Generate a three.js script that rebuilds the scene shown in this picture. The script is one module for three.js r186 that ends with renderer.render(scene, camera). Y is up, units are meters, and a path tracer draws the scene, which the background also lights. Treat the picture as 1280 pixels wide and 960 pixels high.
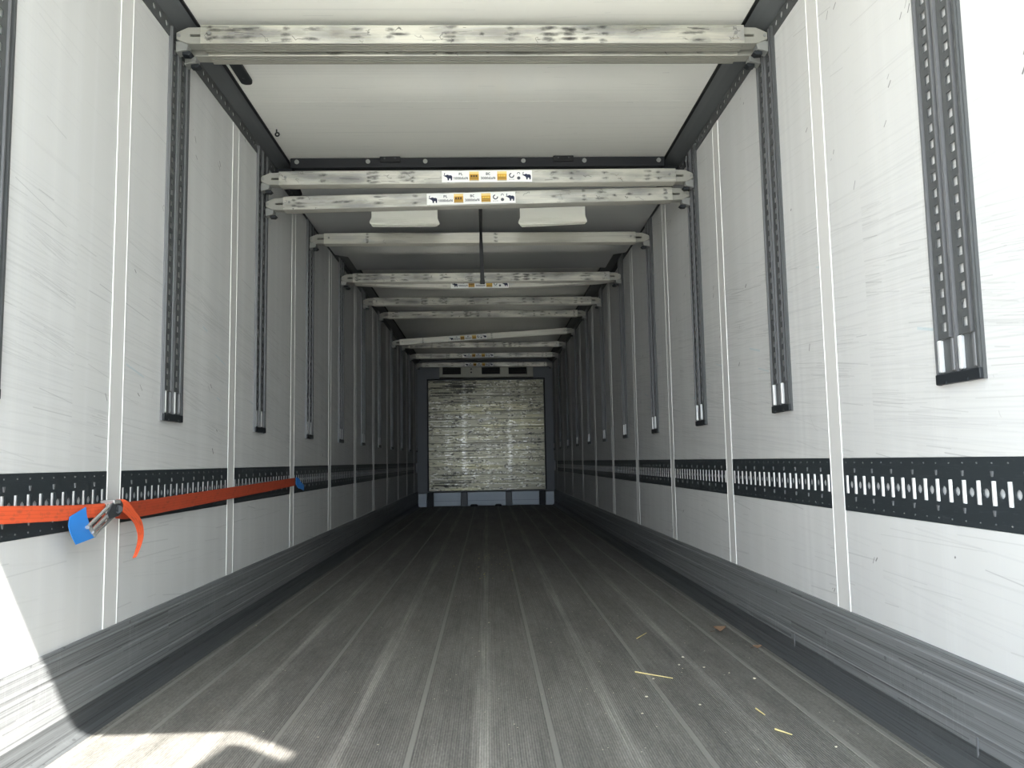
import * as THREE from 'three';
import { RoundedBoxGeometry } from 'three/addons/geometries/RoundedBoxGeometry.js';
import { mergeGeometries, mergeVertices } from 'three/addons/utils/BufferGeometryUtils.js';

// ---------------------------------------------------------------- camera, sky, sun, exposure
// x across the trailer, y up from the load floor, depth d into the trailer (three z = -d), camera at d = 0
const scene = new THREE.Scene();
const camera = new THREE.PerspectiveCamera(2 * Math.atan(480 / 1000) * 180 / Math.PI, 4 / 3, 0.05, 200);
camera.rotation.order = 'YXZ';
camera.position.set(0.0234, 0.7927, 0);
camera.rotation.set(0.0956, -0.0325, -0.0176);
scene.add(camera);

const SUN = new THREE.Vector3(0.75, 1.0, 0.700);
{ // hazy pale sky: whiter towards the horizon and round the sun
  const W = 512, H = 256, d = new Float32Array(W * H * 4), dir = new THREE.Vector3(), S = SUN.clone().normalize();
  for (let j = 0; j < H; j++) for (let i = 0; i < W; i++) {
    const el = ((j + 0.5) / H - 0.5) * Math.PI, az = ((i + 0.5) / W - 0.5) * 2 * Math.PI;
    dir.set(Math.cos(el) * Math.cos(az), Math.sin(el), Math.cos(el) * Math.sin(az));
    const up = Math.max(0, dir.y), hz = Math.exp(-up * 3.2), c = Math.max(0, dir.dot(S)), halo = 0.5 * Math.pow(c, 8) + 1.6 * Math.pow(c, 60), k = (j * W + i) * 4;
    d[k] = 0.75 + 0.32 * hz + halo; d[k + 1] = 0.90 + 0.27 * hz + halo * 0.98; d[k + 2] = 1.09 + 0.22 * hz + halo * 0.94; d[k + 3] = 1;
  }
  const t = new THREE.DataTexture(d, W, H, THREE.RGBAFormat, THREE.FloatType);
  t.mapping = THREE.EquirectangularReflectionMapping; t.colorSpace = THREE.LinearSRGBColorSpace; t.magFilter = t.minFilter = THREE.LinearFilter; t.needsUpdate = true;
  scene.background = t; scene.environment = t;
  scene.backgroundIntensity = scene.environmentIntensity = 1.75;
}

const sun = new THREE.DirectionalLight(new THREE.Color(1.0, 0.97, 0.92), 10.5);
sun.name = 'sun';
sun.position.copy(SUN).multiplyScalar(20);
sun.castShadow = true;
sun.shadow.mapSize.set(4096, 4096);
Object.assign(sun.shadow.camera, { left: -16, right: 16, top: 16, bottom: -16, near: 1, far: 60 });
scene.add(sun);

const renderer = new THREE.WebGLRenderer({ antialias: true });
renderer.toneMapping = THREE.LinearToneMapping;
renderer.toneMappingExposure = 3.05;
renderer.shadowMap.enabled = true;

// ---------------------------------------------------------------- helpers
const PITCH = 1.2288, RAIL0 = 1.977, JOINT0 = 1.512, HALF = 1.23, END = 14.44, REAR = 0.68;
const CEIL = 2.64, WALLTOP = 2.514, KICK = 0.27, TLO = 0.606, THI = 0.7825, STRIP = 0.096;
const railD = k => RAIL0 + PITCH * k, jointD = k => JOINT0 + PITCH * k;
function rng(seed) { let a = seed >>> 0; return () => { a = (a + 0x6D2B79F5) >>> 0; let t = Math.imul(a ^ (a >>> 15), 1 | a); t = (t + Math.imul(t ^ (t >>> 7), 61 | t)) ^ t; return ((t ^ (t >>> 14)) >>> 0) / 4294967296; }; }
const used = {};
function numbered(name) { const n = used[name] ?? 0; used[name] = n + 1; return n ? name + '_' + String(n).padStart(3, '0') : name; }
// uv in metres from the dominant axis of each face's normal
function metric(g) {
  g = g.index ? g.toNonIndexed() : g;
  const p = g.attributes.position, uv = new Float32Array(p.count * 2), a = new THREE.Vector3(), b = new THREE.Vector3(), c = new THREE.Vector3();
  for (let i = 0; i < p.count; i += 3) {
    a.fromBufferAttribute(p, i); b.fromBufferAttribute(p, i + 1); c.fromBufferAttribute(p, i + 2);
    const n = b.clone().sub(a).cross(c.clone().sub(a)), ax = Math.abs(n.x), ay = Math.abs(n.y), az = Math.abs(n.z);
    for (let j = 0; j < 3; j++) {
      const x = p.getX(i + j), y = p.getY(i + j), z = p.getZ(i + j), k = (i + j) * 2;
      if (ax >= ay && ax >= az) { uv[k] = -z; uv[k + 1] = y; } else if (ay >= az) { uv[k] = x; uv[k + 1] = -z; } else { uv[k] = x; uv[k + 1] = y; }
    }
  }
  g.setAttribute('uv', new THREE.BufferAttribute(uv, 2));
  return g;
}
function box(w, h, l, x = 0, y = 0, z = 0) { return new THREE.BoxGeometry(w, h, l).translate(x, y, z); }
function rbox(w, h, l, r, x = 0, y = 0, z = 0) { const g = new RoundedBoxGeometry(w, h, l, 1, r); g.translate(x, y, z); return g; }
// box given by its bounds: x0..x1, y0..y1, depth d0..d1
function span(x0, x1, y0, y1, d0, d1) { return box(Math.abs(x1 - x0), y1 - y0, d1 - d0, (x0 + x1) / 2, (y0 + y1) / 2, -(d0 + d1) / 2); }
function poly(points, depth, bevel = 0, holes = []) {
  const s = new THREE.Shape(points.map(([x, y]) => new THREE.Vector2(x, y)));
  for (const h of holes) s.holes.push(h);
  return new THREE.ExtrudeGeometry(s, { depth, bevelEnabled: bevel > 0, bevelSize: bevel, bevelThickness: bevel, bevelOffset: -bevel, bevelSegments: 1, curveSegments: 8 });
}
function rectHole(x, y, w, h) { const p = new THREE.Path(); p.moveTo(x - w / 2, y - h / 2); p.lineTo(x - w / 2, y + h / 2); p.lineTo(x + w / 2, y + h / 2); p.lineTo(x + w / 2, y - h / 2); p.closePath(); return p; }
function roundHole(x, y, r, n = 12) { const p = new THREE.Path(); for (let i = 0; i <= n; i++) { const a = -i / n * Math.PI * 2, X = x + r * Math.cos(a), Y = y + r * Math.sin(a); i ? p.lineTo(X, Y) : p.moveTo(X, Y); } return p; }
// a (x, y) outline swept straight along the depth from d0 to d1
function along(points, d0, d1) { return poly(points, d1 - d0).translate(0, 0, -d1); }
function rod(a, b, r, n = 10, r2 = r) {
  const d = b.clone().sub(a), g = new THREE.CylinderGeometry(r2, r, d.length(), n);
  g.applyQuaternion(new THREE.Quaternion().setFromUnitVectors(new THREE.Vector3(0, 1, 0), d.clone().normalize()));
  return g.translate((a.x + b.x) / 2, (a.y + b.y) / 2, (a.z + b.z) / 2);
}
function join(list) { return mergeGeometries(list.map(g => { g = g.index ? g.toNonIndexed() : g; for (const k of Object.keys(g.attributes)) if (!['position', 'normal', 'uv'].includes(k)) g.deleteAttribute(k); return g; })); }
// band of cloth through points with half-width vectors
function ribbon(points, halves, t = 0.003, sub = 6) {
  const C = new THREE.CatmullRomCurve3(points), H = new THREE.CatmullRomCurve3(halves), n = (points.length - 1) * sub, pos = [], uv = [], idx = [];
  const len = C.getLength();
  for (let i = 0; i <= n; i++) {
    const u = i / n, p = C.getPoint(u), h = H.getPoint(u), tg = C.getTangent(u), nr = tg.clone().cross(h).normalize().multiplyScalar(t / 2);
    for (const [s, k] of [[1, 1], [-1, 1], [-1, -1], [1, -1]]) { const q = p.clone().addScaledVector(h, s).addScaledVector(nr, k); pos.push(q.x, q.y, q.z); uv.push(u * len, s * h.length()); }
  }
  for (let i = 0; i < n; i++) for (let k = 0; k < 4; k++) { const a = i * 4 + k, b = i * 4 + (k + 1) % 4, c = a + 4, d = b + 4; idx.push(a, c, b, b, c, d); }
  idx.push(0, 1, 2, 0, 2, 3); const e = n * 4; idx.push(e, e + 2, e + 1, e, e + 3, e + 2);
  const g = new THREE.BufferGeometry();
  g.setAttribute('position', new THREE.Float32BufferAttribute(pos, 3)); g.setAttribute('uv', new THREE.Float32BufferAttribute(uv, 2)); g.setIndex(idx);
  const o = g.toNonIndexed(); o.computeVertexNormals(); return o;
}
function mesh(name, g, m, parent) {
  const o = new THREE.Mesh(Array.isArray(g) ? join(g) : g, m);
  o.name = numbered(name); o.castShadow = o.receiveShadow = true;
  (parent ?? scene).add(o); return o;
}
function tag(o, label, category, group) { o.userData.label = label; o.userData.category = category; if (group) o.userData.group = group; return o; }
function thing(name, label, category, pos, group) { const o = new THREE.Group(); o.name = numbered(name); o.position.set(...pos); scene.add(o); return tag(o, label, category, group); }
function setting(name) { const o = new THREE.Group(); o.name = name; o.userData.kind = 'structure'; scene.add(o); return o; }
function copy(src, label) {
  const c = src.clone(); c.name = numbered(src.name.replace(/_\d+$/, '')); c.userData = { ...src.userData, label };
  c.traverse(o => { if (o !== c) { o.name = numbered(o.name.replace(/_\d+$/, '')); } });
  scene.add(c); return c;
}

// ---------------------------------------------------------------- textures
function canvasTex(w, h, draw, ru, rv, opt = {}) {
  const c = document.createElement('canvas'); c.width = w; c.height = h;
  draw(c.getContext('2d'), w, h);
  const t = new THREE.CanvasTexture(c);
  t.colorSpace = opt.linear ? THREE.NoColorSpace : THREE.SRGBColorSpace;
  t.wrapS = t.wrapT = THREE.RepeatWrapping; t.magFilter = THREE.LinearFilter; t.anisotropy = 8;
  t.repeat.set(ru, rv); if (opt.off) t.offset.set(...opt.off);
  return t;
}
const G = (v, a) => `rgba(${v},${v},${v},${a})`;
function streak(x, X, Y, len, tilt, width, style) {
  x.strokeStyle = style; x.lineWidth = width; x.beginPath(); x.moveTo(X, Y); x.lineTo(X + len * Math.cos(tilt), Y + len * Math.sin(tilt)); x.stroke();
}
function wallDraw(seed, lean, scuffs) {
  return (x, W, H) => {
    const r = rng(seed);
    x.fillStyle = '#c2c2bf'; x.fillRect(0, 0, W, H);
    for (let i = 0; i < 46; i++) { const X = r() * W, w = 20 + r() * 120; const g = x.createLinearGradient(X, 0, X + w, 0); const v = r() < 0.6 ? 200 : 250; g.addColorStop(0, G(v, 0)); g.addColorStop(0.5, G(v, 0.05)); g.addColorStop(1, G(v, 0)); x.fillStyle = g; x.fillRect(X, 0, w, H); }
    const yOf = () => { const t = r(); return H * (t < 0.62 ? 0.36 + 0.34 * r() : r()); };
    for (let i = 0; i < scuffs * 7; i++) streak(x, r() * W - 200, yOf(), 150 + r() * 900, lean * (0.6 + r()) * 0.06 + (r() - 0.5) * 0.03, 1 + r() * 4, G(110 + r() * 60 | 0, 0.02 + r() * 0.055));
    for (let i = 0; i < scuffs; i++) streak(x, r() * W, yOf(), 30 + r() * 320, lean * (0.5 + r()) * 0.12 + (r() - 0.5) * 0.1, 0.8 + r() * 1.6, G(60 + r() * 70 | 0, 0.06 + r() * 0.2));
    for (let i = 0; i < 40; i++) streak(x, r() * W, H * (0.72 + 0.26 * r()), 60 + r() * 500, (r() - 0.5) * 0.06, 1 + r() * 2.5, G(100, 0.06 + r() * 0.14));
    for (let i = 0; i < 16; i++) { // bundles of parallel brush marks
      const X = r() * W, Y = H * (0.38 + 0.28 * r()), L = 100 + r() * 260, tl = lean * 0.14 * (0.5 + r());
      for (let j = 0; j < 14; j++) streak(x, X + (r() - 0.5) * 90, Y + j * 3.2 + r() * 4, L * (0.4 + r() * 0.6), tl, 1 + r() * 1.5, G(90, 0.04 + r() * 0.11));
    }
    for (let i = 0; i < 5; i++) streak(x, r() * W, H * (0.42 + 0.15 * r()), 40 + r() * 90, lean * 0.2, 3 + r() * 4, 'rgba(120,165,180,0.22)');
    for (let i = 0; i < 30; i++) { const X = r() * W, Y = r() * H; for (let j = 0; j < r() * r() * 5; j++) streak(x, X + r() * 60, Y + r() * 40, 5 + r() * 20, 0.5 + r() * 0.7, 1 + r() * 3.5, G(30, 0.35 + r() * 0.5)); }
    for (let i = 0; i < 5; i++) { x.strokeStyle = G(90, 0.35); x.lineWidth = 1; x.beginPath(); const X = r() * W, Y = H * (0.4 + 0.25 * r()); x.arc(X, Y, 20 + r() * 60, 0.2, 0.2 + 1.2 * r()); x.stroke(); }
  };
}
const tWallA = canvasTex(2048, 2048, wallDraw(11, 1, 130), 1 / (2 * PITCH), 1 / 2.56);
const tWallB = canvasTex(2048, 2048, wallDraw(29, -1, 190), 1 / (2 * PITCH), 1 / 2.56);
const tCeil = canvasTex(1024, 1024, (x, W, H) => {
  const r = rng(5); x.fillStyle = '#f0efe7'; x.fillRect(0, 0, W, H);
  for (let i = 0; i < 90; i++) streak(x, r() * W - 100, r() * H, 100 + r() * 500, (r() - 0.5) * 0.02, 1 + r() * 3, G(150, 0.04 + r() * 0.08));
  for (let i = 0; i < 25; i++) streak(x, r() * W, r() * H, 5 + r() * 60, (r() - 0.5) * 0.5, 1 + r(), G(90, 0.1 + r() * 0.2));
}, 1 / 2.4, 1 / PITCH);
function beamDraw(seed, dirt) {
  return (x, W, H) => {
    const r = rng(seed);
    x.fillStyle = '#c4c2b6'; x.fillRect(0, 0, W, H);
    for (let i = 0; i < 240; i++) streak(x, r() * W - 60, r() * H, 40 + r() * 400, (r() - 0.5) * 0.02, 1 + r() * 2, G(r() < 0.5 ? 235 : 120, 0.05 + r() * 0.12));
    for (let i = 0; i < 34 * dirt; i++) { // broad grey grime
      const X = r() * W, Y = H * (0.25 + 0.5 * r()), a = 40 + r() * 150; x.fillStyle = G(90, 0.02 + 0.025 * r());
      for (let k = 0; k < 8; k++) { x.beginPath(); x.ellipse(X + (r() - 0.5) * a, Y + (r() - 0.5) * 18, a * (0.3 + 0.5 * r()), 5 + r() * 16, 0, 0, 7); x.fill(); }
    }
    for (let i = 0; i < 46 * dirt; i++) streak(x, r() * W, r() * H, 8 + r() * r() * 120, (r() - 0.5) * 0.2, 0.8 + r() * 2, G(50, 0.12 + r() * 0.35));
    for (let i = 0; i < 13 * dirt; i++) { // soft black rub marks, several lobes each
      const X = r() * W, lobes = 1 + r() * 3.4 | 0, wd = 10 + r() * 26;
      for (let j = 0; j < lobes; j++) { const Y = H * (0.27 + 0.46 * (j + 0.5) / lobes) + (r() - 0.5) * 8; for (let k = 0; k < 26; k++) { x.fillStyle = G(30, 0.03 + 0.05 * r()); x.beginPath(); x.ellipse(X + (r() + r() - 1) * wd, Y + (r() + r() - 1) * 6, wd * (0.15 + 0.5 * r()), 1.5 + r() * 4, (r() - 0.5) * 0.3, 0, 7); x.fill(); } }
    }
    for (let i = 0; i < 9 * dirt; i++) { // scrawls
      x.strokeStyle = G(45, 0.3 + r() * 0.35); x.lineWidth = 1 + r(); x.beginPath(); let X = r() * W, Y = H * (0.3 + 0.4 * r()); x.moveTo(X, Y);
      for (let j = 0; j < 7; j++) { X += (r() - 0.4) * 22; Y += (r() - 0.5) * 18; x.lineTo(X, Y); } x.stroke();
    }
    for (let i = 0; i < 3; i++) { x.fillStyle = 'rgba(150,110,70,0.25)'; x.fillRect(r() * W, H * (0.3 + r() * 0.4), 10 + r() * 30, 1.5); }
  };
}
const tBeam = [[3, 1.9], [8, 1.5], [15, 1.4], [23, 0.2]].map(([s, d]) => canvasTex(2048, 128, beamDraw(s, d), 1 / 2.4, 1 / 0.16, { off: [0.5, 0.5] }));
function linesDraw(seed, base, n, tones, aMax) {
  return (x, W, H) => {
    const r = rng(seed); x.fillStyle = base; x.fillRect(0, 0, W, H);
    for (let i = 0; i < n; i++) streak(x, r() * W * 1.3 - W * 0.3, r() * H, 40 + r() * r() * W * 0.9, (r() - 0.5) * 0.012, 0.6 + r() * r() * 4, G(tones[r() * tones.length | 0], 0.05 + r() * aMax));
    for (let i = 0; i < 26; i++) { const X = r() * W, w = 10 + r() * 60; for (let j = 0; j < 12; j++) { x.fillStyle = G(205, 0.03 + 0.05 * r()); x.fillRect(X + r() * w, r() * H * 0.5, 1 + r() * 2, H * (0.1 + 0.3 * r())); } }
    for (let i = 0; i < 14; i++) { const X = r() * W; x.fillStyle = G(30, 0.25); x.beginPath(); x.ellipse(X, r() * H, 2 + r() * 3, 2 + r() * 6, 0, 0, 7); x.fill(); }
  };
}
const tKick = canvasTex(2048, 256, linesDraw(41, '#7b7d7d', 460, [20, 30, 45, 60, 150, 165], 0.36), 1 / 3.2, 1 / 0.3);
const tBulk = canvasTex(1024, 1024, (x, W, H) => {
  const r = rng(77); x.fillStyle = '#6e6c5e'; x.fillRect(0, 0, W, H);
  const blob = (X, Y, a, b, st) => { x.fillStyle = st; x.beginPath(); x.ellipse(X, Y, a, b, 0, 0, 7); x.fill(); };
  for (let i = 0; i < 130; i++) { const Y = r() * H; blob(r() * W, Y, 60 + r() * 200, 8 + r() * 26, r() < 0.6 ? G(60, 0.05 + 0.07 * r()) : 'rgba(190,180,120,0.08)'); }
  for (let i = 0; i < 520; i++) streak(x, r() * W - 60, r() * H, 20 + r() * r() * 320, (r() - 0.5) * 0.05, 2 + r() * 6, G([18, 30, 45, 205][r() * 4 | 0], 0.08 + r() * 0.28));
  for (let i = 0; i < 900; i++) { const X = r() * W, Y = r() * H, n = 1 + r() * 4; for (let k = 0; k < n; k++) blob(X + (r() - 0.5) * 40, Y + (r() - 0.5) * 16, 3 + r() * 12, 2 + r() * 5, r() < 0.6 ? G(22, 0.12 + r() * 0.34) : G(225, 0.08 + r() * 0.22)); }
  for (let i = 0; i < 46; i++) streak(x, W * (0.02 + r() * 0.2), H * r() * 0.36, 80 + r() * 200, (r() - 0.5) * 0.04, 4 + r() * 9, G(12, 0.25 + r() * 0.4));
  for (const [u, w, n] of [[0.31, 30, 300], [0.70, 30, 300], [0.17, 40, 120], [0.52, 36, 100], [0.82, 40, 100]]) for (let i = 0; i < n; i++) { const Y = r() * H, k = 0.35 + 0.65 * Y / H; x.fillStyle = G(240, (0.12 + r() * 0.3) * k); x.fillRect(W * u - w + r() * w, Y, 8 + r() * w, 2 + r() * 5); }
}, 1 / 2.1, 1 / 2.0, { off: [0.5, -0.14] });
// load floor plank: fine lengthwise ribs with a cross weave, worn centre
function floorMaps() {
  const W = 512, H = 2048, col = new Uint8Array(W * H * 4), bmp = new Uint8Array(W * H * 4), r = rng(91);
  const noise = (n, m) => { const a = Array.from({ length: n * m }, r); return (u, v) => { const X = u * n, Y = v * m, i = Math.floor(X), j = Math.floor(Y), f = X - i, g = Y - j, at = (p, q) => a[((q % m) + m) % m * n + ((p % n) + n) % n]; return (at(i, j) * (1 - f) + at(i + 1, j) * f) * (1 - g) + (at(i, j + 1) * (1 - f) + at(i + 1, j + 1) * f) * g; }; };
  const n1 = noise(6, 9), n2 = noise(24, 40), n3 = noise(90, 6), n4 = noise(128, 300);
  const scr = Array.from({ length: 60 }, () => [r(), r(), 0.01 + r() * 0.12, r()]);
  for (let j = 0; j < H; j++) for (let i = 0; i < W; i++) {
    const u = i / W, v = j / H, k = (j * W + i) * 4;
    const rib = 0.5 + 0.5 * Math.cos(u * Math.PI * 2 * 56), cross = 0.5 + 0.5 * Math.cos(v * Math.PI * 2 * 420 + (Math.floor(u * 56) % 2) * Math.PI);
    const centre = Math.exp(-Math.pow((u - 0.5) / 0.06, 2)) * (0.3 + 0.9 * n3(u, v)) * (0.4 + 0.8 * n1(u + 0.3, v));
    let c = 88 + 16 * n1(u, v) + 14 * n2(u, v) + 18 * (n3(u, v) - 0.5) + 26 * (n4(u, v) - 0.5) + 26 * rib * (0.5 + 0.5 * cross) + 34 * centre;
    if (n4(u * 0.7, v * 0.7) > 0.965) c += 28;
    col[k] = c * 1.02; col[k + 1] = c; col[k + 2] = c * 0.95; col[k + 3] = 255;
    const b = 255 * (0.75 * rib + 0.25 * cross * rib); bmp[k] = bmp[k + 1] = bmp[k + 2] = b; bmp[k + 3] = 255;
  }
  const mk = (d, cs) => { const t = new THREE.DataTexture(d, W, H); t.colorSpace = cs; t.wrapS = t.wrapT = THREE.RepeatWrapping; t.magFilter = THREE.LinearFilter; t.minFilter = THREE.LinearMipmapLinearFilter; t.generateMipmaps = true; t.anisotropy = 8; t.repeat.set(1 / 0.4, 1 / 3.2); t.offset.set(0.5, 0); t.needsUpdate = true; return t; };
  return [mk(col, THREE.SRGBColorSpace), mk(bmp, THREE.NoColorSpace)];
}
const [tFloor, tFloorBump] = floorMaps();
const tStrap = canvasTex(256, 64, (x, W, H) => {
  const r = rng(4); x.fillStyle = '#de5a30'; x.fillRect(0, 0, W, H);
  for (let i = 0; i < 5; i++) { x.fillStyle = 'rgba(150,40,20,0.25)'; x.fillRect(0, H * (i + 0.5) / 5, W, 2); }
  for (let i = 0; i < 64; i++) { x.fillStyle = 'rgba(120,30,15,0.12)'; x.fillRect(i * 4, 0, 1.5, H); }
  for (let i = 0; i < 30; i++) { x.fillStyle = G(50, 0.08); x.beginPath(); x.ellipse(r() * W, r() * H, 4 + r() * 14, 2 + r() * 5, 0, 0, 7); x.fill(); }
}, 1 / 0.2, 1 / 0.05, { off: [0, 0.5] });
// load label of the beams: elephant, PL, picture, BC, picture, round marks, elephant
function elephant(x, X, Y, s) {
  x.fillStyle = '#141f3c'; x.beginPath();
  const pts = [[0, 0.10], [0.10, 0.02], [0.14, 0.06], [0.07, 0.14], [0.10, 0.30], [0.18, 0.36], [0.30, 0.28], [0.48, 0.26], [0.58, 0.34], [0.80, 0.32], [0.96, 0.42], [1.0, 0.62], [0.95, 0.98], [0.80, 0.98], [0.80, 0.76], [0.62, 0.74], [0.58, 0.98], [0.43, 0.98], [0.42, 0.78], [0.34, 0.62], [0.24, 0.56], [0.10, 0.48], [-0.04, 0.42], [-0.10, 0.34], [0.04, 0.40], [0.06, 0.36], [0.0, 0.26]];
  pts.forEach(([a, b], i) => i ? x.lineTo(X + a * s, Y + b * s) : x.moveTo(X + a * s, Y + b * s)); x.closePath(); x.fill();
}
const tLabel = canvasTex(1024, 136, (x, W, H) => {
  x.fillStyle = '#f1f1ec'; x.fillRect(0, 0, W, H);
  elephant(x, 26, 22, 94);
  x.fillStyle = '#33363c'; x.textAlign = 'center'; x.font = 'bold 42px sans-serif';
  x.fillText('PL', 214, 54); x.fillText('BC', 524, 54); x.font = 'bold 41px sans-serif'; x.fillText('1000daN', 214, 104); x.fillText('3000daN', 524, 104);
  for (const X of [312, 628]) {
    x.fillStyle = '#d3a233'; x.fillRect(X, 12, 108, 112); x.fillStyle = '#f0d58a'; x.fillRect(X, 14, 108, 26);
    x.fillStyle = '#8a6a24'; x.fillRect(X + 4, 92, 100, 10); x.fillStyle = '#b9b3a2'; x.fillRect(X, 112, 108, 12);
    x.fillStyle = X < 400 ? '#4b3410' : '#e3bb4c';
    for (let i = 0; i < 3; i++) x.fillRect(X + 14 + i * 28, 52, 22, 22);
    x.fillStyle = '#7c5c1c'; x.fillRect(X + 8, 76, 92, 8);
  }
  x.strokeStyle = '#20263a'; x.lineWidth = 11; x.beginPath(); x.arc(792, 60, 24, -0.2, 4.6); x.stroke();
  x.lineWidth = 6; x.beginPath(); x.arc(872, 38, 13, 2.6, 6.8); x.stroke(); x.fillStyle = '#4c4f55'; x.beginPath(); x.arc(872, 92, 19, 0, 7); x.fill();
  x.fillStyle = '#33363c'; x.font = '14px sans-serif'; x.fillText('EN 12195', 792, 112);
  elephant(x, 918, 18, 94);
}, 1, 1);
const tPlate = canvasTex(1024, 256, (x, W, H) => { const r = rng(13); x.fillStyle = '#2f3538'; x.fillRect(0, 0, W, H); for (let i = 0; i < 900; i++) { x.fillStyle = G(r() < 0.6 ? 120 : 20, 0.04 + r() * 0.1); x.fillRect(r() * W, r() * H, 1 + r() * 26, 1 + r() * 4); } for (let i = 0; i < 60; i++) streak(x, r() * W, r() * H, 20 + r() * 120, (r() - 0.5) * 0.2, 1, G(150, 0.05 + r() * 0.15)); }, 1 / 0.9, 1 / 0.22);
const tConcrete = canvasTex(512, 512, (x, W, H) => { const r = rng(6); x.fillStyle = '#cdcac1'; x.fillRect(0, 0, W, H); for (let i = 0; i < 5000; i++) { x.fillStyle = G(90 + r() * 130 | 0, 0.12); x.fillRect(r() * W, r() * H, 1 + r() * 3, 1 + r() * 3); } }, 1 / 2, 1 / 2);

// ---------------------------------------------------------------- materials
const std = o => new THREE.MeshStandardMaterial(o), phys = o => new THREE.MeshPhysicalMaterial(o);
const M = {
  wallA: std({ map: tWallA, roughness: 0.6 }), wallB: std({ map: tWallB, roughness: 0.6 }),
  strip: std({ color: 0xcac9c5, roughness: 0.5 }), bead: std({ color: 0xe4e4df, roughness: 0.5 }),
  ceil: phys({ map: tCeil, roughness: 0.2, ior: 1.7 }), core: std({ color: 0x8d9092, roughness: 0.8 }), white: std({ color: 0xdadbd8, roughness: 0.5 }),
  floor: std({ map: tFloor, bumpMap: tFloorBump, bumpScale: 0.0012, roughness: 0.55, metalness: 0.25 }),
  seam: std({ color: 0x8b8982, roughness: 0.5, metalness: 0.3 }),
  foot: std({ map: tKick, color: 0xa6a8aa, roughness: 0.5, metalness: 0.25 }), kick: std({ map: tKick, roughness: 0.5, metalness: 0.25 }),  // foot: liner map tinted darker, shade of the floor edge put into the colour
  steel: std({ color: 0x505252, roughness: 0.6, metalness: 0.3 }), bright: std({ color: 0x717273, roughness: 0.5, metalness: 0.4 }),
  dark: std({ color: 0x202427, roughness: 0.55, metalness: 0.2 }), black: std({ color: 0x08090b, roughness: 0.6 }),
  plate: std({ map: tPlate, roughness: 0.5, metalness: 0.3 }), galv: std({ color: 0xd6d7d6, roughness: 0.35, metalness: 0.35 }), back: std({ color: 0xc6c8c8, roughness: 0.5, metalness: 0.2 }),
  cove: std({ color: 0x595c5d, roughness: 0.5, metalness: 0.3 }), bar: std({ color: 0x0b0f16, roughness: 0.55 }), screw: std({ color: 0x9b9c98, roughness: 0.45, metalness: 0.4 }),
  beam: tBeam.map(t => std({ map: t, roughness: 0.42, metalness: 0.7 })), cast: std({ color: 0x96958c, roughness: 0.5, metalness: 0.3 }), zinc: std({ color: 0x8b8c88, roughness: 0.5, metalness: 0.4 }),
  raw: std({ color: 0x9b998f, roughness: 0.45, metalness: 0.6 }), label: std({ map: tLabel, roughness: 0.45 }), duct: phys({ color: 0xb2b3b0, roughness: 0.14, side: THREE.DoubleSide }), flap: std({ color: 0xf2f1e4, roughness: 0.6 }),
  bulk: std({ map: tBulk, roughness: 0.3, metalness: 0.85 }), grey: std({ color: 0x767b7f, roughness: 0.5 }), alu: std({ color: 0x9ba4aa, roughness: 0.42, metalness: 0.4 }), paleAlu: std({ color: 0xa3a294, roughness: 0.45, metalness: 0.3 }),
  strap: std({ map: tStrap, roughness: 0.7 }), worn: std({ map: tStrap, color: 0xc6bcb2, roughness: 0.75 }), blue: std({ color: 0x2d74bb, roughness: 0.45 }), chrome: std({ color: 0xcfcdc9, roughness: 0.22, metalness: 0.7 }), forged: std({ color: 0x55585a, roughness: 0.35, metalness: 0.6 }),
  ground: std({ map: tConcrete, roughness: 0.9 }), leaf: std({ color: 0x6a523c, roughness: 0.8 }), straw: std({ color: 0xd2c48a, roughness: 0.7 }), chip: std({ color: 0xc9c2ae, roughness: 0.8 }),
};

// ---------------------------------------------------------------- the setting
const floor = setting('floor');
mesh('floor_core', span(-1.34, 1.34, -0.16, -0.032, REAR, END + 0.1), M.core, floor);
{
  const edges = [-1.225, -1.0, -0.6, -0.2, 0.2, 0.6, 1.0, 1.225];
  for (let i = 0; i < 7; i++) {
    const c = [-1.2, -0.8, -0.4, 0, 0.4, 0.8, 1.2][i], g = metric(span(edges[i] + 0.001 - c, edges[i + 1] - 0.001 - c, -0.03, 0, REAR, END));
    const uv = g.attributes.uv; for (let j = 0; j < uv.count; j++) uv.setY(j, uv.getY(j) + i * 0.83);
    mesh('floor_plank', g, M.floor, floor).position.x = c;
  }
  for (const x of [-1.142, -1.0, -0.6, -0.2, 0.2, 0.6, 1.0, 1.142]) mesh('floor_seam', poly([[-0.0085, -0.001], [0.0085, -0.001], [0.007, 0.0022], [-0.007, 0.0022]], END - REAR).translate(x, 0, -END), M.seam, floor);
}
const ceiling = setting('ceiling');
mesh('ceiling_core', span(-1.34, 1.34, CEIL + 0.03, CEIL + 0.13, REAR, END + 0.1), M.core, ceiling);
const cuts = [REAR + 0.1]; for (let k = 0; k <= 10; k++) cuts.push(jointD(k)); cuts.push(END);
for (let i = 0; i < cuts.length - 1; i++) mesh('ceiling_panel', metric(span(-1.2, 1.2, CEIL, CEIL + 0.028, cuts[i] + 0.0012, cuts[i + 1] - 0.0012)), M.ceil, ceiling);
const walls = [['wall_left', -1, M.wallA], ['wall_right', 1, M.wallB]];
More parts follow.
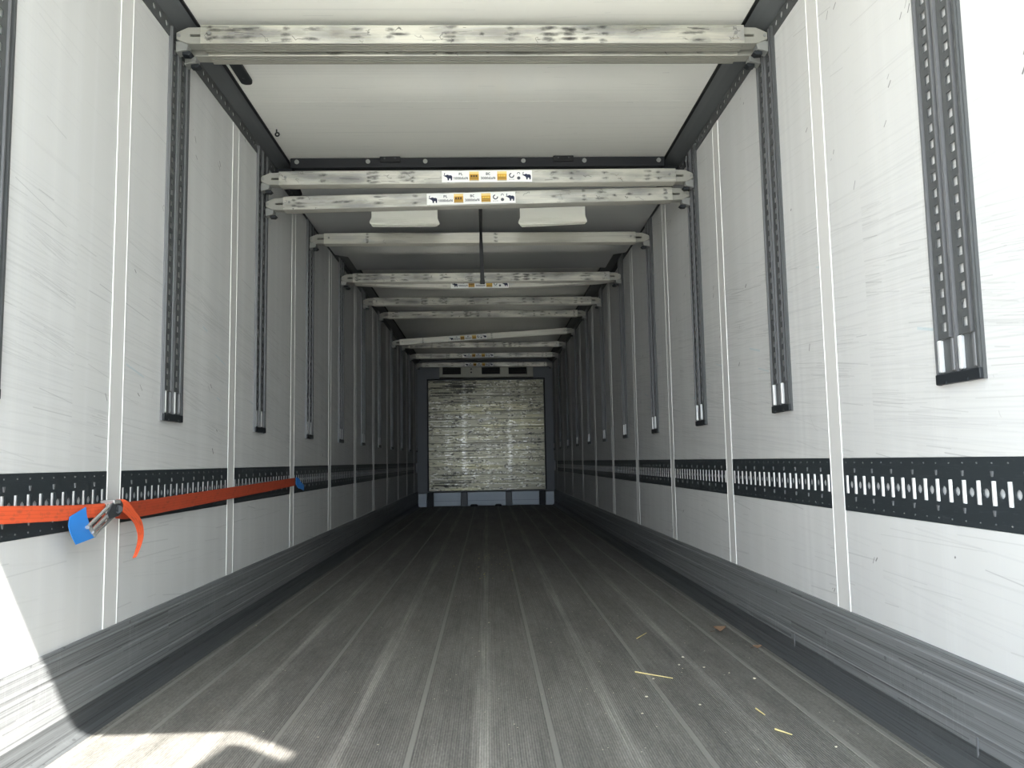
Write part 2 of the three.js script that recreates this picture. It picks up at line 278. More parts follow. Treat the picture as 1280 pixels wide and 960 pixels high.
for (const [name, s, mat] of walls) {
  const w = setting(name);
  mesh('wall_core', span(s * 1.262, s * 1.34, -0.1, CEIL + 0.03, REAR, END + 0.1), M.core, w);
  for (let i = 0; i < cuts.length - 1; i++) {
    const a = cuts[i] + (i ? STRIP / 2 : 0), b = cuts[i + 1] - (i < cuts.length - 2 ? STRIP / 2 : 0);
    mesh('wall_panel', metric(span(s * HALF, s * 1.261, THI, CEIL, a, b)), mat, w);
    mesh('wall_panel', metric(span(s * HALF, s * 1.261, 0.02, TLO, a, b)), mat, w);
  }
  for (let k = 0; k <= 10; k++) {
    const d = jointD(k), js = mesh('joint_strip', metric(span(s * (HALF - 0.0012), s * 1.261, 0.02, CEIL, d - STRIP / 2 + 0.001, d + STRIP / 2 - 0.001)), M.strip, w);
    for (const e of [-1, 1]) mesh('joint_bead', rbox(0.0044, WALLTOP - KICK, 0.004, 0.0018, s * (HALF - 0.001), (WALLTOP + KICK) / 2, -(d + e * (STRIP / 2 - 0.001))), M.bead, js);
  }
  // scuff liner along the floor
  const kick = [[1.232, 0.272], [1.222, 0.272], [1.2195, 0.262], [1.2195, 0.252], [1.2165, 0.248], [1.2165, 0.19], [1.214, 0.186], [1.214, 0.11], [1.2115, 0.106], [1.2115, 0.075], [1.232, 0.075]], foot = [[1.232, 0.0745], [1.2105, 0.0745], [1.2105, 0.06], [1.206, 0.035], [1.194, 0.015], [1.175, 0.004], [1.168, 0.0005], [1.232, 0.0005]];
  const kickUv = g => { const p = g.attributes.position, uv = g.attributes.uv; for (let i = 0; i < p.count; i++) uv.setXY(i, -p.getZ(i), p.getY(i) - 1.232 + Math.abs(p.getX(i)) + (s > 0 ? 0.1 : 0)); return g; };
  const kb = setting(s < 0 ? 'baseboard_left' : 'baseboard_right');
  mesh('scuff_liner', kickUv(along(s > 0 ? kick : kick.map(([x, y]) => [-x, y]).reverse(), REAR + 0.1, END - 0.01)), M.kick, kb);
  mesh('shade_tinted_foot', kickUv(along(s > 0 ? foot : foot.map(([x, y]) => [-x, y]).reverse(), REAR + 0.1, END - 0.01)), M.foot, kb);  // darker tint paints in the shadowed, dirty band beside the floor
  if (s > 0) for (const d of [3.165, 1.995]) mesh('weld_tab', rbox(0.004, 0.06, 0.008, 0.0018, 1.211, 0.07, -d), M.bright, kb);
  // dark cove between wall and ceiling, its perforated strip and its black seal
  const tr = setting(s < 0 ? 'trim_1' : 'trim_2');
  const ix = s < 0 ? 1.168 : 1.15, f = (1.2298 - ix) / 0.0828, cove = [[1.2298, 2.578], [1.2298, CEIL - 0.001], ...[[1.147, CEIL - 0.001], [1.149, 2.632], [1.16, 2.618], [1.177, 2.604], [1.198, 2.592], [1.218, 2.582]].map(([x, y]) => [1.2298 - (1.2298 - x) * f, y])];
  mesh('cove_profile', metric(along(s > 0 ? cove : cove.map(([x, y]) => [-x, y]).reverse(), REAR + 0.1, END)), M.cove, tr);
  mesh('cove_seal', span(s * (ix - 0.01), s * (ix + 0.004), CEIL - 0.009, CEIL - 0.0005, REAR + 0.1, END), M.black, tr);
  for (let i = 0; i < cuts.length - 1; i++) {
    const a = cuts[i], b = cuts[i + 1], holes = [];
    for (let d = Math.ceil(a / 0.06) * 0.06 + 0.012; d < b - 0.02; d += 0.06) holes.push(roundHole(d - a, 0.036, 0.0135, 10));
    const g = poly([[0, 0], [b - a - 0.001, 0], [b - a - 0.001, 0.062], [0, 0.062]], 0.005, 0, holes);
    const o = mesh('perforated_strip', g, M.steel, tr);
    o.rotation.y = s < 0 ? Math.PI / 2 : -Math.PI / 2;
    o.position.set(s * HALF, WALLTOP + 0.002, -(s < 0 ? a : a));
    if (s > 0) { o.geometry.scale(-1, 1, 1); const p = o.geometry.index; if (!p) { const q = o.geometry.toNonIndexed ? o.geometry : o.geometry; flip(q); } }
  }
}
function flip(g) { // mirrored geometry: turn every triangle round again
  for (const k of Object.keys(g.attributes)) { const a = g.attributes[k], n = a.itemSize, v = a.array; for (let i = 0; i < a.count; i += 3) for (let j = 0; j < n; j++) { const t = v[(i + 1) * n + j]; v[(i + 1) * n + j] = v[(i + 2) * n + j]; v[(i + 2) * n + j] = t; } }
}
const front = setting('wall_front');
mesh('front_core', span(-1.34, 1.34, -0.1, CEIL + 0.03, END + 0.012, END + 0.1), M.core, front);
mesh('front_panel', metric(span(-1.23, 1.23, 0, CEIL, END, END + 0.01)), M.grey, front);
// rear frame round the opening and the ground outside
const frame = setting('trim_3');
mesh('header', rbox(2.72, 0.2, 0.1, 0.008, 0, 2.70, -(REAR + 0.05)), M.steel, frame);
for (const s of [-1, 1]) mesh('corner_post', span(s * HALF, s * 1.36, -0.16, 2.6, REAR, REAR + 0.1), M.steel, frame);
mesh('rear_sill', rbox(2.72, 0.12, 0.02, 0.006, 0, -0.1, -(REAR - 0.012)), M.steel, frame);
const ground = setting('ground');
mesh('concrete', metric(box(70, 0.3, 70, 0, -1.35, 0)), M.ground, ground);
{ // rear door leaves, standing open outside
  const leaf = (name, sgn) => {
    const g = setting(name), hw = 1.2;
    mesh('door_leaf', metric(rbox(0.06, 2.65, hw, 0.012, 0, 1.325, hw / 2)), M.white, g);
    for (const z of [0.35, 0.85]) mesh('lock_rod', rod(new THREE.Vector3(sgn * 0.045, 0.02, z), new THREE.Vector3(sgn * 0.045, 2.62, z), 0.014), M.bright, g);
    for (const y of [0.25, 0.95, 1.65, 2.35]) mesh('hinge', rbox(0.02, 0.06, 0.22, 0.005, sgn * 0.035, y, 0.12), M.steel, g);
    mesh('added_gap_strip', box(0.035, 2.4, 0.12, 0, 1.2, -0.055), M.dark, g);  // unseen strip, added to close the door gap and end the sun sliver
    return g;
  };
  const a = leaf('door_1', 1); a.position.set(1.28, 0, -0.545); a.rotation.y = -0.2;
  const b = leaf('door_2', -1); b.position.set(-1.42, 0, -REAR - 1.2 - 0.05);
}

// ---------------------------------------------------------------- lashing rails in the walls
const WALLNAME = { '-1': 'the orange-strap wall', 1: 'the strapless wall' };
const ORD = ['first', 'second', 'third', 'fourth', 'fifth', 'sixth', 'seventh', 'eighth', 'ninth', 'tenth', 'eleventh', 'twelfth'];
function onWall(o, s, d, y) { o.rotation.y = s < 0 ? Math.PI / 2 : -Math.PI / 2; o.position.set(s * HALF, y, -d); return o; }
function makeLashing() {
  const L = PITCH - STRIP - 0.004, h = THI - TLO - 0.002, t = new THREE.Group(), holes = [];
  t.name = 'lashing_rail'; scene.add(t); used.lashing_rail = 1;
  const xs = []; for (let i = 0; i < 19; i++) xs.push((i - 9) * 0.06);
  for (const x of xs) { holes.push(rectHole(x, 0.0875, 0.023, 0.06)); if (x < 0.53) holes.push(roundHole(x + 0.03, 0.0875, 0.0125)); }
  mesh('rail_plate', poly([[-L / 2, 0], [L / 2, 0], [L / 2, h], [-L / 2, h]], 0.004, 0, holes).translate(0, 0, -0.003), M.plate, t);
  mesh('backing_plate', box(L, h, 0.004, 0, h / 2, -0.0085), M.back, t);
  for (const x of xs) {
    const c = new THREE.CylinderGeometry(0.0078, 0.0078, 0.0585, 10, 1).translate(x - 0.0035, 0.0875, -0.0055);
    mesh('lashing_bar', c, M.galv, t);
  }
  const dots = [], dimples = [];
  for (let i = 0; i < 19; i++) for (const y of [0.014, 0.160]) dots.push(new THREE.SphereGeometry(0.0028, 6, 4).translate((i - 9) * 0.06, y, 0.001));
  for (let i = 0; i < 9; i++) for (const y of [0.04, 0.134]) { dimples.push(poly([[-0.0045, 0.007], [0.0045, 0.007], [0.0015, -0.007], [-0.0015, -0.007]], 0.004).translate((i - 4) * 0.12, y, 0)); }
  for (const [n, g, m] of [['rivet_heads', dots, M.steel], ['dimples', dimples, M.bright]]) mesh(n, g, m, t).userData.kind = 'stuff';
  return t;
}
const lash0 = makeLashing();
let lashDone = 0;
for (const s of [-1, 1]) for (let k = 0; k < 10; k++) {
  const label = `dark lashing rail with bright bars in ${WALLNAME[s]}, ${ORD[k]} from the opening`;
  const o = lashDone++ ? copy(lash0, label) : lash0;
  tag(o, label, 'lashing rail', 'lashing rails along the walls');
  onWall(o, s, jointD(k) + PITCH / 2, TLO + 0.001);
}

// ---------------------------------------------------------------- upright beam rails on the walls
function makeUpright() {
  const t = new THREE.Group(); t.name = 'beam_rail'; scene.add(t); used.beam_rail = 1;
  const H = 2.56 - 0.97, y0 = 0.12;
  const rib = (a, b, z, lo, hi) => box(b - a, hi - lo, z, (a + b) / 2 - 0.099, (lo + hi) / 2, z / 2);
  mesh('flange', [rib(0, 0.004, 0.009, 0, H), rib(0.004, 0.012, 0.014, 0.028, H)], M.bright, t);
  mesh('flange', [rib(0.194, 0.198, 0.009, 0, H), rib(0.184, 0.194, 0.015, 0.028, H)], M.steel, t);
  mesh('centre_rib', [rib(0.093, 0.102, 0.014, 0.028, H)], M.bright, t);
  for (const u of [0.018, 0.110]) {
    const w = 0.055, holes = [];
    for (let y = y0 + 0.03; y < H - 0.02; y += 0.045) holes.push(rectHole(u + w / 2 - 0.099, y, 0.021, 0.024));
    mesh('hole_strip', poly([[u - 0.099, y0], [u + w - 0.099, y0], [u + w - 0.099, H], [u - 0.099, H]], 0.003, 0, holes).translate(0, 0, 0.006), M.steel, t);
    mesh('edge_rib', [rib(u + w, u + w + 0.005, 0.015, y0, H)], M.bright, t);
    mesh('groove', [rib(u + w + 0.005, u + w + 0.018, 0.002, y0, H)], M.black, t);
    mesh('foot_web', [rib(u, u + w + 0.018, 0.003, 0.028, y0)], M.steel, t);
    mesh('guide_bar', rbox(0.014, y0 - 0.034, 0.014, 0.004, u + 0.004 - 0.099, (y0 + 0.03) / 2, 0.008), M.galv, t);
    mesh('guide_bar', rbox(0.013, y0 - 0.034, 0.012, 0.004, u + w + 0.006 - 0.099, (y0 + 0.03) / 2, 0.007), M.bright, t);
  }
  mesh('end_cap', [rbox(0.192, 0.028, 0.017, 0.003, 0, 0.0145, 0.0087), box(0.012, 0.008, 0.004, -0.05, 0.004, 0.018), box(0.012, 0.008, 0.004, 0.045, 0.004, 0.018)], M.dark, t);
  return t;
}
const up0 = makeUpright();
let upDone = 0;
for (const s of [-1, 1]) for (let k = 0; k < 11; k++) {
  const label = `grey upright rail with two slot columns on ${WALLNAME[s]}, ${ORD[k]} from the opening`;
  const o = upDone++ ? copy(up0, label) : up0;
  tag(o, label, 'beam rail', 'upright beam rails on the walls');
  onWall(o, s, railD(k), 0.97);
}

// ---------------------------------------------------------------- load beams across the trailer
const BH = 0.08, BD = 0.078;
function beamProfile(sag, under) {
  const e = BD / 2, b = BH / 2;
  const pts = under ? [[-e + 0.002, -b + 0.004]] : [[-e, -b + 0.004], [-e + 0.002, -b + 0.002], [e - 0.002, -b + 0.002], [e, -b + 0.004], [e, b - 0.005], [e - 0.004, b], [-e + 0.004, b], [-e, b - 0.005]];
  if (under) { for (let i = 0; i < 5; i++) { const u = -0.036 + i * 0.0148; pts.push([u, -b + 0.004], [u + 0.0008, -b], [u + 0.0098, -b], [u + 0.0106, -b + 0.004]); } pts.push([e - 0.002, -b + 0.004], [e - 0.002, -b + 0.006], [-e + 0.002, -b + 0.006]); }
  const s = new THREE.Shape(pts.map(p => new THREE.Vector2(...p)));
  const g = new THREE.ExtrudeGeometry(s, { depth: 2.22, bevelEnabled: false, steps: sag ? 24 : 1 }).rotateY(Math.PI / 2).translate(-1.11, 0, 0);
  if (sag) { const p = g.attributes.position; for (let i = 0; i < p.count; i++) { const x = p.getX(i); p.setY(i, p.getY(i) - sag * (1 - (x / 1.11) ** 2)); } }
  return metric(g);
}
const profileG = beamProfile(0), underG = beamProfile(0, true);
const fitG = (() => { // tapered end fitting, tip towards -x
  const hole = rectHole(-1.135, 0.0, 0.04, 0.010);
  return poly([[-1.095, -0.036], [-1.095, 0.036], [-1.165, 0.034], [-1.2, 0.018], [-1.211, 0.012], [-1.211, -0.016], [-1.17, -0.034]], 0.05, 0.002, [hole]).translate(0, 0, -0.025);
})();
const catchG = poly([[-1.214, -0.022], [-1.19, -0.023], [-1.165, -0.036], [-1.168, -0.058], [-1.19, -0.062], [-1.213, -0.068]], 0.044, 0.002).translate(0, 0, -0.022);
const hookG = poly([[-1.19, -0.064], [-1.16, -0.06], [-1.152, -0.068], [-1.165, -0.078], [-1.19, -0.076]], 0.03, 0.001).translate(0, 0, -0.015);
const mirror = g => { const m = g.index ? g.toNonIndexed() : g.clone(); m.scale(-1, 1, 1); flip(m); m.computeVertexNormals(); return m; };
const fitR = mirror(fitG), catchR = mirror(catchG), hookR = mirror(hookG);
const boltG = new THREE.CylinderGeometry(0.0075, 0.0075, 0.006, 10).rotateX(Math.PI / 2);
const labelG = new THREE.BoxGeometry(0.505, 0.066, 0.0012);
// k rail, col -1 near / +1 far column, hL hR centre heights at the two walls, variant, label position
function beam(k, col, hL, hR, variant, label, labelX, opt = {}) {
  const t = thing('load_beam', label, 'load beam', [0, (hL + hR) / 2, -(railD(k) + col * 0.0475)], 'aluminium load beams under the ceiling');
  t.rotation.z = Math.atan2(hR - hL, 2.4);
  mesh('beam_profile', opt.sag ? beamProfile(opt.sag) : profileG, M.beam[variant], t);
  mesh('ribbed_underside', opt.sag ? beamProfile(opt.sag, true) : underG, M.raw, t);
  const z = BD / 2;
  for (const [f, c, h, s] of [[fitG, catchG, hookG, -1], [fitR, catchR, hookR, 1]]) {
    const e = mesh('end_fitting', f, M.cast, t);
    mesh('pivot_pin', boltG, M.zinc, e).position.set(s * 1.2, 0.0, 0.026);
    const q = mesh('catch', c, M.zinc, t); mesh('hook', h, M.dark, q);
    mesh('bolt', boltG, M.zinc, t).position.set(s * 1.075, 0.004, z);
  }
  if (labelX !== undefined) mesh('load_label', labelG, M.label, t).position.set(labelX, opt.ly ?? 0.0, z + 0.0008);
  return t;
}
const c = (a, b) => (a + b) / 2;
beam(1, -1, 2.532, 2.532, 0, 'load beam nearest the opening, its long front scuffed with rows of black blotches');
beam(1, 1, 2.528, 2.528, 1, 'load beam close behind the nearest one, only its grooved underside showing');
beam(2, -1, 2.377, 2.382, 1, 'white-labelled load beam just under the black roof bar, upper of the close pair', 0.045);
beam(2, 1, 2.264, 2.309, 2, 'white-labelled load beam tilting slightly, lower of the close pair under the roof bar', -0.046);
beam(3, -1, 2.383, 2.375, 3, 'clean plain load beam just behind the two white fabric flaps');
beam(4, -1, 2.384, 2.377, 0, 'scuffed load beam in front of the foot of the hanging black strap');
beam(4, 1, 2.388, 2.388, 2, 'sagging load beam bowed below the scuffed one at the strap foot', -0.02, { sag: 0.045, ly: -0.052 });
beam(5, -1, 2.427, 2.413, 1, 'scuffed level load beam on the fifth wall rails, behind the sagging one');
beam(6, -1, 2.514, 2.51, 2, 'level load beam directly in front of the steeply tilted one');
beam(7, -1, 2.369, 2.508, 3, 'steeply tilted load beam with a label, high end on the wall facing the strap', -0.21);
beam(8, -1, 2.508, 2.506, 0, 'level load beam half hidden behind the steeply tilted one');
beam(9, -1, 2.514, 2.512, 1, 'second farthest load beam, level and dim with a dark label', -0.1);
beam(10, -1, 2.519, 2.504, 2, 'farthest load beam, right above the three black air vents', -0.1);

// ---------------------------------------------------------------- roof: bar, air duct sheet, flaps, strap
{
  const t = thing('roof_bar', 'long dark blue-black bar with round screws across the ceiling', 'roof bar', [0, 2.605, -4.745]);
  mesh('bar_body', rbox(2.28, 0.062, 0.05, 0.006), M.bar, t);
  for (const s of [-1, 1]) mesh('end_bracket', rbox(0.09, 0.05, 0.04, 0.005, s * 1.172, -0.055, 0.0), M.bar, t);
  for (const x of [-1.1, -0.672, -0.326, 0.27, 0.643, 1.1]) mesh('screw', new THREE.CylinderGeometry(0.0135, 0.0135, 0.008, 14).rotateX(Math.PI / 2).translate(x, 0.006, 0.027), M.screw, t);
  for (const x of [-0.539, 0.515]) { const q = mesh('clip', rbox(0.125, 0.038, 0.014, 0.005, x, 0.018, 0.028), M.black, t); for (const e of [-0.032, 0.032]) mesh('clip_screw', new THREE.CylinderGeometry(0.005, 0.005, 0.006, 8).rotateX(Math.PI / 2).translate(x + e, 0.022, 0.036), M.steel, q); }
}
{
  const t = thing('air_duct', 'glossy grey air duct sheet sagging under the ceiling behind the roof bar', 'air duct', [0, 2.5, -4.78]);
  const L = 2.24, n = 30, pos = [], idx = [], rows = 14;
  for (const o of [0, 0.002]) for (let i = 0; i <= n; i++) for (let j = 0; j <= rows; j++) {
    const v = i / n, u = j / rows * 2 - 1, e = Math.min(1, v / 0.12), w = 1.13 + 0.075 * Math.min(1, Math.max(0, v - 0.10) / 0.07) - 0.095 * Math.min(1, Math.max(0, v - 0.77) / 0.03);
    pos.push(u * w, 0.088 * (1 - e) * (1 - e) + 0.004 * Math.sin(v * 9) + 0.003 * u * u + o, -v * L);
  }
  const N = (n + 1) * (rows + 1), at = (l, i, j) => l * N + i * (rows + 1) + j;
  for (let i = 0; i < n; i++) for (let j = 0; j < rows; j++) { idx.push(at(0, i, j), at(0, i + 1, j), at(0, i, j + 1), at(0, i, j + 1), at(0, i + 1, j), at(0, i + 1, j + 1), at(1, i, j), at(1, i, j + 1), at(1, i + 1, j), at(1, i, j + 1), at(1, i + 1, j + 1), at(1, i + 1, j)); }
  const g = new THREE.BufferGeometry(); g.setAttribute('position', new THREE.Float32BufferAttribute(pos, 3)); g.setIndex(idx); g.computeVertexNormals();
  mesh('duct_sheet', g, M.duct, t);
  const V = (x, y, z) => new THREE.Vector3(x, y, z);
  for (const [x, tilt] of [[-0.51, -0.004], [0.491, 0.006]]) mesh('fabric_flap', ribbon([V(x, 0.0, -0.5), V(x, -0.06, -0.505), V(x, -0.115, -0.5), V(x, -0.135, -0.47)], [V(0.222, tilt, 0), V(0.222, tilt, 0), V(0.222, tilt, 0), V(0.21, tilt, 0.01)], 0.003), M.flap, t);
}
{
  const V = (x, y, z) => new THREE.Vector3(x, y, z), t = thing('hanging_strap', 'narrow black strap hanging straight down from the ceiling between the fabric flaps', 'strap', [0.002, 2.498, -5.3]);
  mesh('webbing', ribbon([V(0, 0, 0), V(0.001, -0.25, 0), V(0.007, -0.5, 0.004)], [V(0.0125, 0, 0), V(0.0125, 0, 0), V(0.014, 0, 0.002)], 0.004), M.black, t);
  mesh('strap_tip', rbox(0.032, 0.03, 0.009, 0.003, 0.007, -0.505, 0.004), M.black, t);
}
{
  const t = thing('cover_strip', 'black oblong cover on the ceiling behind the nearest load beam', 'cover', [-1.105, CEIL, -3.55]);
  const s = new THREE.Shape(); s.moveTo(-0.024, -0.2); s.lineTo(0.024, -0.2); s.lineTo(0.024, 0.17); s.absarc(0.004, 0.17, 0.02, 0, Math.PI / 2); s.lineTo(-0.004, 0.19); s.absarc(-0.004, 0.17, 0.02, Math.PI / 2, Math.PI); s.closePath();
  mesh('cover_body', new THREE.ExtrudeGeometry(s, { depth: 0.012, bevelEnabled: true, bevelSize: 0.003, bevelThickness: 0.003, bevelSegments: 2 }).rotateX(-Math.PI / 2).translate(0, -0.018, 0), M.dark, t);
  for (const z of [0.1, -0.12]) mesh('cover_screw', new THREE.CylinderGeometry(0.005, 0.005, 0.004, 8).translate(0, -0.022, z), M.steel, t);
}
{
  const t = thing('eye_bolt', 'small dark eye bolt at the ceiling edge above the strap wall', 'bolt', [-1.115, CEIL, -4.31]);
  mesh('shank', rod(new THREE.Vector3(0, 0, 0), new THREE.Vector3(0, -0.02, 0), 0.004), M.dark, t);
  mesh('eye', new THREE.TorusGeometry(0.010, 0.0045, 8, 16).translate(0.004, -0.028, 0), M.dark, t);
}

// ---------------------------------------------------------------- far end: bulkhead, evaporator, bumper ledge
{
  const t = thing('bulkhead_panel', 'scuffed yellow-grey metal panel of horizontal slats on the end wall', 'bulkhead', [0.02, 0.275, -END + 0.03]);
  mesh('panel_back', box(2.1, 1.985, 0.012, 0, 0.99, -0.02), M.dark, t);
  const n = 14, h = 1.98 / n, r = rng(3);
  for (let i = 0; i < n; i++) {
    const g = metric(rbox(2.08, h - 0.003, 0.016, 0.003, 0, h * (i + 0.5), r() * 0.003));
    mesh('slat', g, M.bulk, t);
  }
  mesh('panel_frame', [box(0.018, 2.0, 0.03, -1.055, 1.0, 0), box(0.018, 2.0, 0.03, 1.055, 1.0, 0), box(2.13, 0.016, 0.03, 0, 1.998, 0)], M.dark, t);
}
{
  const t = thing('evaporator_housing', 'pale housing with three black air vents above the slatted panel', 'air vent', [0, 2.29, -END + 0.002]);
  const holes = [[-0.59, 0.125], [0.11, 0.12], [0.593, 0.115]].map(([x, y]) => rectHole(x, y, 0.325, 0.13));
  mesh('housing_shell', poly([[-0.81, 0], [0.87, 0], [0.87, 0.225], [-0.81, 0.235]], 0.18, 0.004, holes), M.paleAlu, t);
  for (const [x, y] of [[-0.59, 0.125], [0.11, 0.12], [0.593, 0.115]]) {
    const v = mesh('vent_opening', box(0.325, 0.13, 0.01, x, y, 0.05), M.black, t);
    for (let i = 0; i < 4; i++) mesh('louvre', box(0.32, 0.006, 0.03, x, y - 0.045 + i * 0.03, 0.11), M.black, v);
  }
  mesh('warning_label', [new THREE.CylinderGeometry(0.022, 0.022, 0.002, 3).rotateX(Math.PI / 2).rotateZ(Math.PI).translate(-0.24, 0.15, 0.185), new THREE.CylinderGeometry(0.014, 0.014, 0.002, 10).rotateX(Math.PI / 2).translate(-0.24, 0.09, 0.185)], M.black, t);
}
{
  const t = thing('bumper_ledge', 'blue-grey ledge of metal blocks along the foot of the end wall', 'bumper', [0, 0, -END + 0.002]);
  for (const [a, b] of [[-0.935, -0.45], [-0.335, 0.345], [0.455, 0.94]]) { const p = mesh('ledge_panel', rbox(b - a, 0.24, 0.09, 0.006, (a + b) / 2, 0.132, 0.045), M.alu, t); mesh('ledge_groove', box(b - a - 0.01, 0.006, 0.004, (a + b) / 2, 0.1, 0.0905), M.grey, p); }
  for (const x of [-0.995, 1.0]) mesh('upright', rbox(0.1, 0.25, 0.11, 0.006, x, 0.127, 0.055), M.dark, t);
  for (const x of [-0.392, 0.4]) mesh('upright', rbox(0.1, 0.25, 0.11, 0.006, x, 0.127, 0.055), M.grey, t);
  for (const s of [-1, 1]) mesh('end_block', rbox(0.155, 0.24, 0.1, 0.008, s * 1.13, 0.122, 0.05), M.alu, t);
}
for (const [x, w, l] of [[-0.22, 0.13, 'black floor block before the end wall, larger of the two'], [0.21, 0.11, 'black floor block before the end wall, smaller of the two']]) {
  const t = thing('floor_block', l, 'floor block', [x, 0, -14.26]);
  mesh('block_body', rbox(w, 0.03, 0.09, 0.005, 0, 0.015, 0), M.black, t); mesh('block_lip', box(w * 0.8, 0.01, 0.02, 0, 0.035, -0.02), M.dark, t);
}

// ---------------------------------------------------------------- orange ratchet strap along the wall
{
  const t = thing('ratchet_strap', 'orange ratchet strap stretched along the wall over the lashing rails', 'ratchet strap', [-HALF, 0, 0]);
  const P = (d, y, o) => { const k = (1.2534 - o) / 1.2234; return new THREE.Vector3(o, 0.7927 + (y - 0.7927) * k, -d * k); }, D = (d, y, o) => new THREE.Vector3(o, y, -d), up = w => new THREE.Vector3(0, w / 2, 0);
  mesh('webbing', ribbon([P(1.22, 0.715, 0.012), P(1.6, 0.7, 0.03), P(2.07, 0.679, 0.034), P(2.42, 0.6635, 0.036), P(2.62, 0.66, 0.04)], [up(0.045), up(0.045), up(0.045), up(0.043), up(0.04)]), M.strap, t);
  mesh('webbing', ribbon([P(2.70, 0.652, 0.045), P(2.78, 0.648, 0.036), P(3.6, 0.659, 0.026), P(4.4, 0.671, 0.02), P(5.16, 0.684, 0.014)], [up(0.05), up(0.056), up(0.055), up(0.053), up(0.05)]), M.worn, t).userData.label = 'darker soiled stretch of webbing';
  mesh('strap_tail', ribbon([P(2.70, 0.672, 0.05), P(2.745, 0.668, 0.062), P(2.81, 0.638, 0.062), P(2.875, 0.595, 0.058), P(2.895, 0.55, 0.056), P(2.875, 0.51, 0.056), P(2.848, 0.482, 0.056)], [up(0.034), D(0.006, 0.017, 0.004), D(0.02, 0.006, 0.004), D(0.017, 0.004, 0.004), D(0.012, 0.003, 0.004), D(0.009, 0.002, 0.004), D(0.005, 0.001, 0.004)], 0.003, 8), M.strap, t);
  const rt = new THREE.Group(); rt.name = 'ratchet'; rt.userData.label = 'steel ratchet with long handle bars'; t.add(rt);
  const ax = P(2.643, 0.672, 0.06).sub(P(2.517, 0.612, 0.06)).normalize(), pv = new THREE.Vector3(0, ax.z, -ax.y).normalize();
  if (pv.y > 0) pv.negate();
  const H0 = P(2.512, 0.613, 0.07), H1 = P(2.655, 0.672, 0.06);
  for (const [o, r] of [[0, 0.0062], [0.024, 0.0078], [0.043, 0.005]]) { const q = pv.clone().multiplyScalar(o); mesh('handle_bar', rod(H0.clone().add(q).addScaledVector(ax, o * 0.7), H1.clone().add(q), r), M.chrome, rt); }
  mesh('handle_grip', rod(H0.clone().addScaledVector(ax, 0.012), H0.clone().addScaledVector(pv, 0.046).addScaledVector(ax, 0.03), 0.006), M.zinc, rt);
  const plate = () => poly([[-0.05, -0.024], [0.022, -0.026], [0.046, -0.014], [0.05, 0.008], [0.036, 0.022], [-0.018, 0.024], [-0.056, -0.004]], 0.004, 0.001, [roundHole(0.024, 0.0, 0.008)]).rotateY(Math.PI / 2);
  for (const o of [0.026, 0.066]) { const p = P(2.69, 0.658, o); mesh('side_plate', plate().rotateX(0.12).translate(p.x, p.y, p.z), M.forged, rt); }
  mesh('spool', rod(P(2.715, 0.656, 0.02), P(2.715, 0.656, 0.075), 0.013, 14), M.dark, rt);
  { const p = P(2.66, 0.682, 0.05), q = P(2.72, 0.656, 0.073); mesh('pawl', rbox(0.045, 0.014, 0.045, 0.003, p.x, p.y, p.z), M.chrome, rt); mesh('gear', new THREE.CylinderGeometry(0.014, 0.014, 0.005, 12).rotateZ(Math.PI / 2).translate(q.x, q.y, q.z), M.dark, rt); }
  const b1 = mesh('blue_sleeve', ribbon([P(2.452, 0.664, 0.046), P(2.455, 0.635, 0.055), P(2.475, 0.605, 0.062), P(2.506, 0.573, 0.066)], [D(0.04, 0.012, 0.003), D(0.046, 0.01, 0.003), D(0.049, 0.008, 0.003), D(0.049, 0.006, 0.004)], 0.0022), M.blue, t); b1.userData.label = 'bright blue plastic sleeve';
  mesh('end_hook', [rod(P(5.15, 0.69, 0.012), P(5.23, 0.70, 0.018), 0.007), rod(P(5.23, 0.70, 0.018), P(5.24, 0.690, 0.0105), 0.006)], M.dark, t);
  mesh('blue_sleeve', ribbon([P(5.19, 0.69, 0.02), P(5.3, 0.662, 0.03), P(5.41, 0.637, 0.034)], [up(0.045), up(0.045), up(0.036)], 0.003), M.blue, t);
}

// ---------------------------------------------------------------- litter on the floor
const lieOn = (x, d) => [x, 0.002, -d];
function leafShape(s, curl) {
  const pts = []; for (let i = 0; i < 14; i++) { const a = i / 14 * Math.PI * 2, r = s * (0.7 + 0.3 * Math.cos(a * 2) + 0.12 * Math.sin(a * 5)); pts.push([r * Math.cos(a), r * 0.75 * Math.sin(a)]); }
  const g = poly(pts, 0.001).rotateX(-Math.PI / 2), p = g.attributes.position;
  for (let i = 0; i < p.count; i++) { const x = p.getX(i), z = p.getZ(i); p.setY(i, p.getY(i) + curl * (x * x + z * z * 2) / s); }
  g.computeVertexNormals(); return g;
}
for (const [x, d, s, curl, l] of [[1.07, 3.70, 0.03, 0.8, 'curled brown dead leaf on the floor near the scuff plate, larger one'], [1.13, 3.37, 0.02, 0.6, 'small brown dead leaf on the floor, nearer than the curled larger one']]) {
  const t = thing('dead_leaf', l, 'leaf', lieOn(x, d)); mesh('blade', leafShape(s, curl), M.leaf, t); mesh('stalk', rod(new THREE.Vector3(-s * 0.8, 0.004, 0), new THREE.Vector3(-s * 1.5, 0.003, 0.005), 0.0012, 6), M.leaf, t);
}
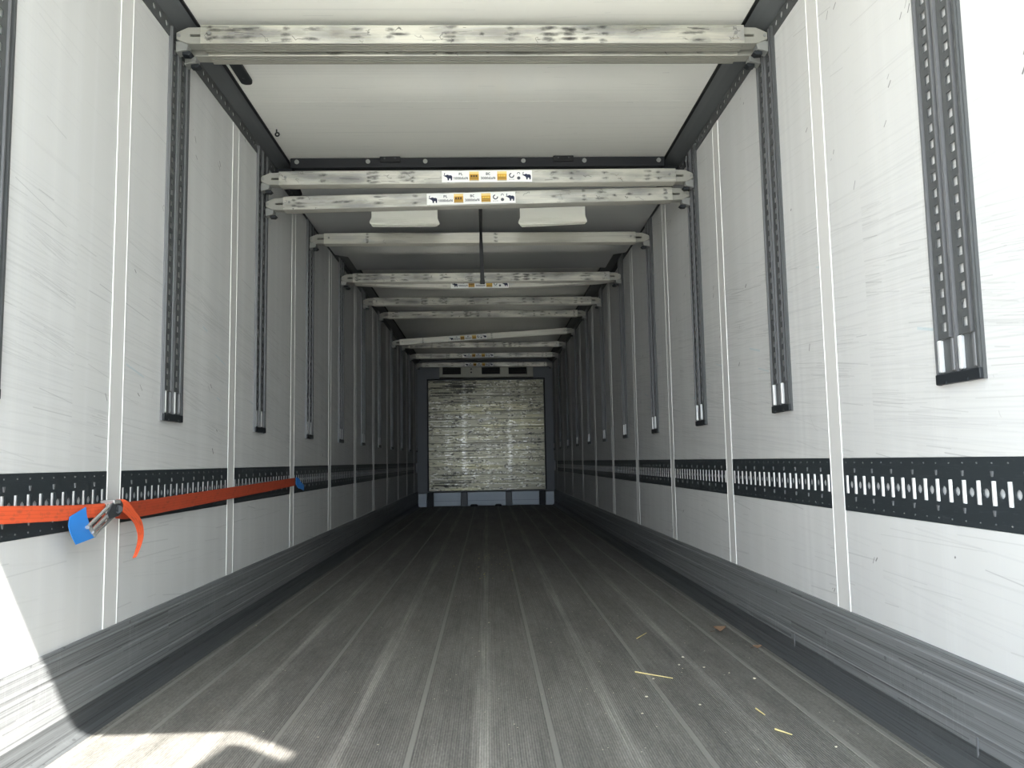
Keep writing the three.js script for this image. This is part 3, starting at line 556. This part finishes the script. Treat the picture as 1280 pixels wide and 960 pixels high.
for (const [x0, d0, x1, d1, r, l] of [[0.562, 3.047, 0.679, 2.948, 0.0028, 'long pale straw lying across a floor seam, longest of the straws'], [0.671, 3.599, 0.735, 3.707, 0.0026, 'short pale straw beyond the longest one, farthest of the straws'], [0.857, 2.578, 0.863, 2.514, 0.0028, 'short yellowish straw between the two floor seams, pointing at the opening'], [0.848, 2.384, 0.878, 2.334, 0.003, 'pale broken straw nearest the opening on the floor']]) {
  const a = new THREE.Vector3(x0, 0, -d0), b = new THREE.Vector3(x1, 0, -d1), c0 = a.clone().add(b).multiplyScalar(0.5);
  const t = mesh('straw', rod(a.sub(c0), b.sub(c0), r, 7, r * 0.6), M.straw); t.position.set(c0.x, 0.0035, c0.z); tag(t, l, 'straw');
}
{
  const r = rng(66), chip = (s) => { const g = new THREE.DodecahedronGeometry(s, 0); g.scale(1, 0.45, 0.7); return g; };
  const spots = [[0.747, 3.134], [0.694, 2.634], [0.542, 2.736], [0.494, 2.562], [0.02, 4.027], [-0.022, 3.435], [0.967, 2.92], [0.831, 3.089], [-1.078, 5.185], [-1.13, 4.086], [0.96, 2.231], [0.79, 3.25], [0.61, 2.95], [0.9, 3.0]];
  for (const [x, d] of spots) { const t = mesh('wood_chip', chip(0.0045 + r() * 0.003), M.chip); t.position.set(x, 0.0035, -d); t.rotation.y = r() * 3; tag(t, 'tiny pale chip lying alone on the dark floor', 'chip', 'tiny chips on the floor'); }
  const crumbs = [];
  for (let i = 0; i < 70; i++) crumbs.push(chip(0.002 + r() * 0.004).rotateY(r() * 3).translate((r() - 0.5) * 0.55 * (0.4 + r()), 0.002, (r() - 0.5) * 1.9));
  const o = mesh('crumbs', crumbs, M.straw); o.position.set(0.03, 0.001, -6.4); tag(o, 'scatter of fine straw crumbs in the middle of the floor', 'crumbs'); o.userData.kind = 'stuff';
  const more = []; for (let i = 0; i < 260; i++) more.push(chip(0.0012 + r() * 0.0016).translate((r() - 0.45) * 2, 0.0015, (r() - 0.5) * 3));
  const q = mesh('grit', more, M.chip); q.position.set(0.05, 0.0005, -3.4); tag(q, 'fine pale grit strewn over the floor near the opening', 'grit'); q.userData.kind = 'stuff';
}
renderer.render(scene, camera);
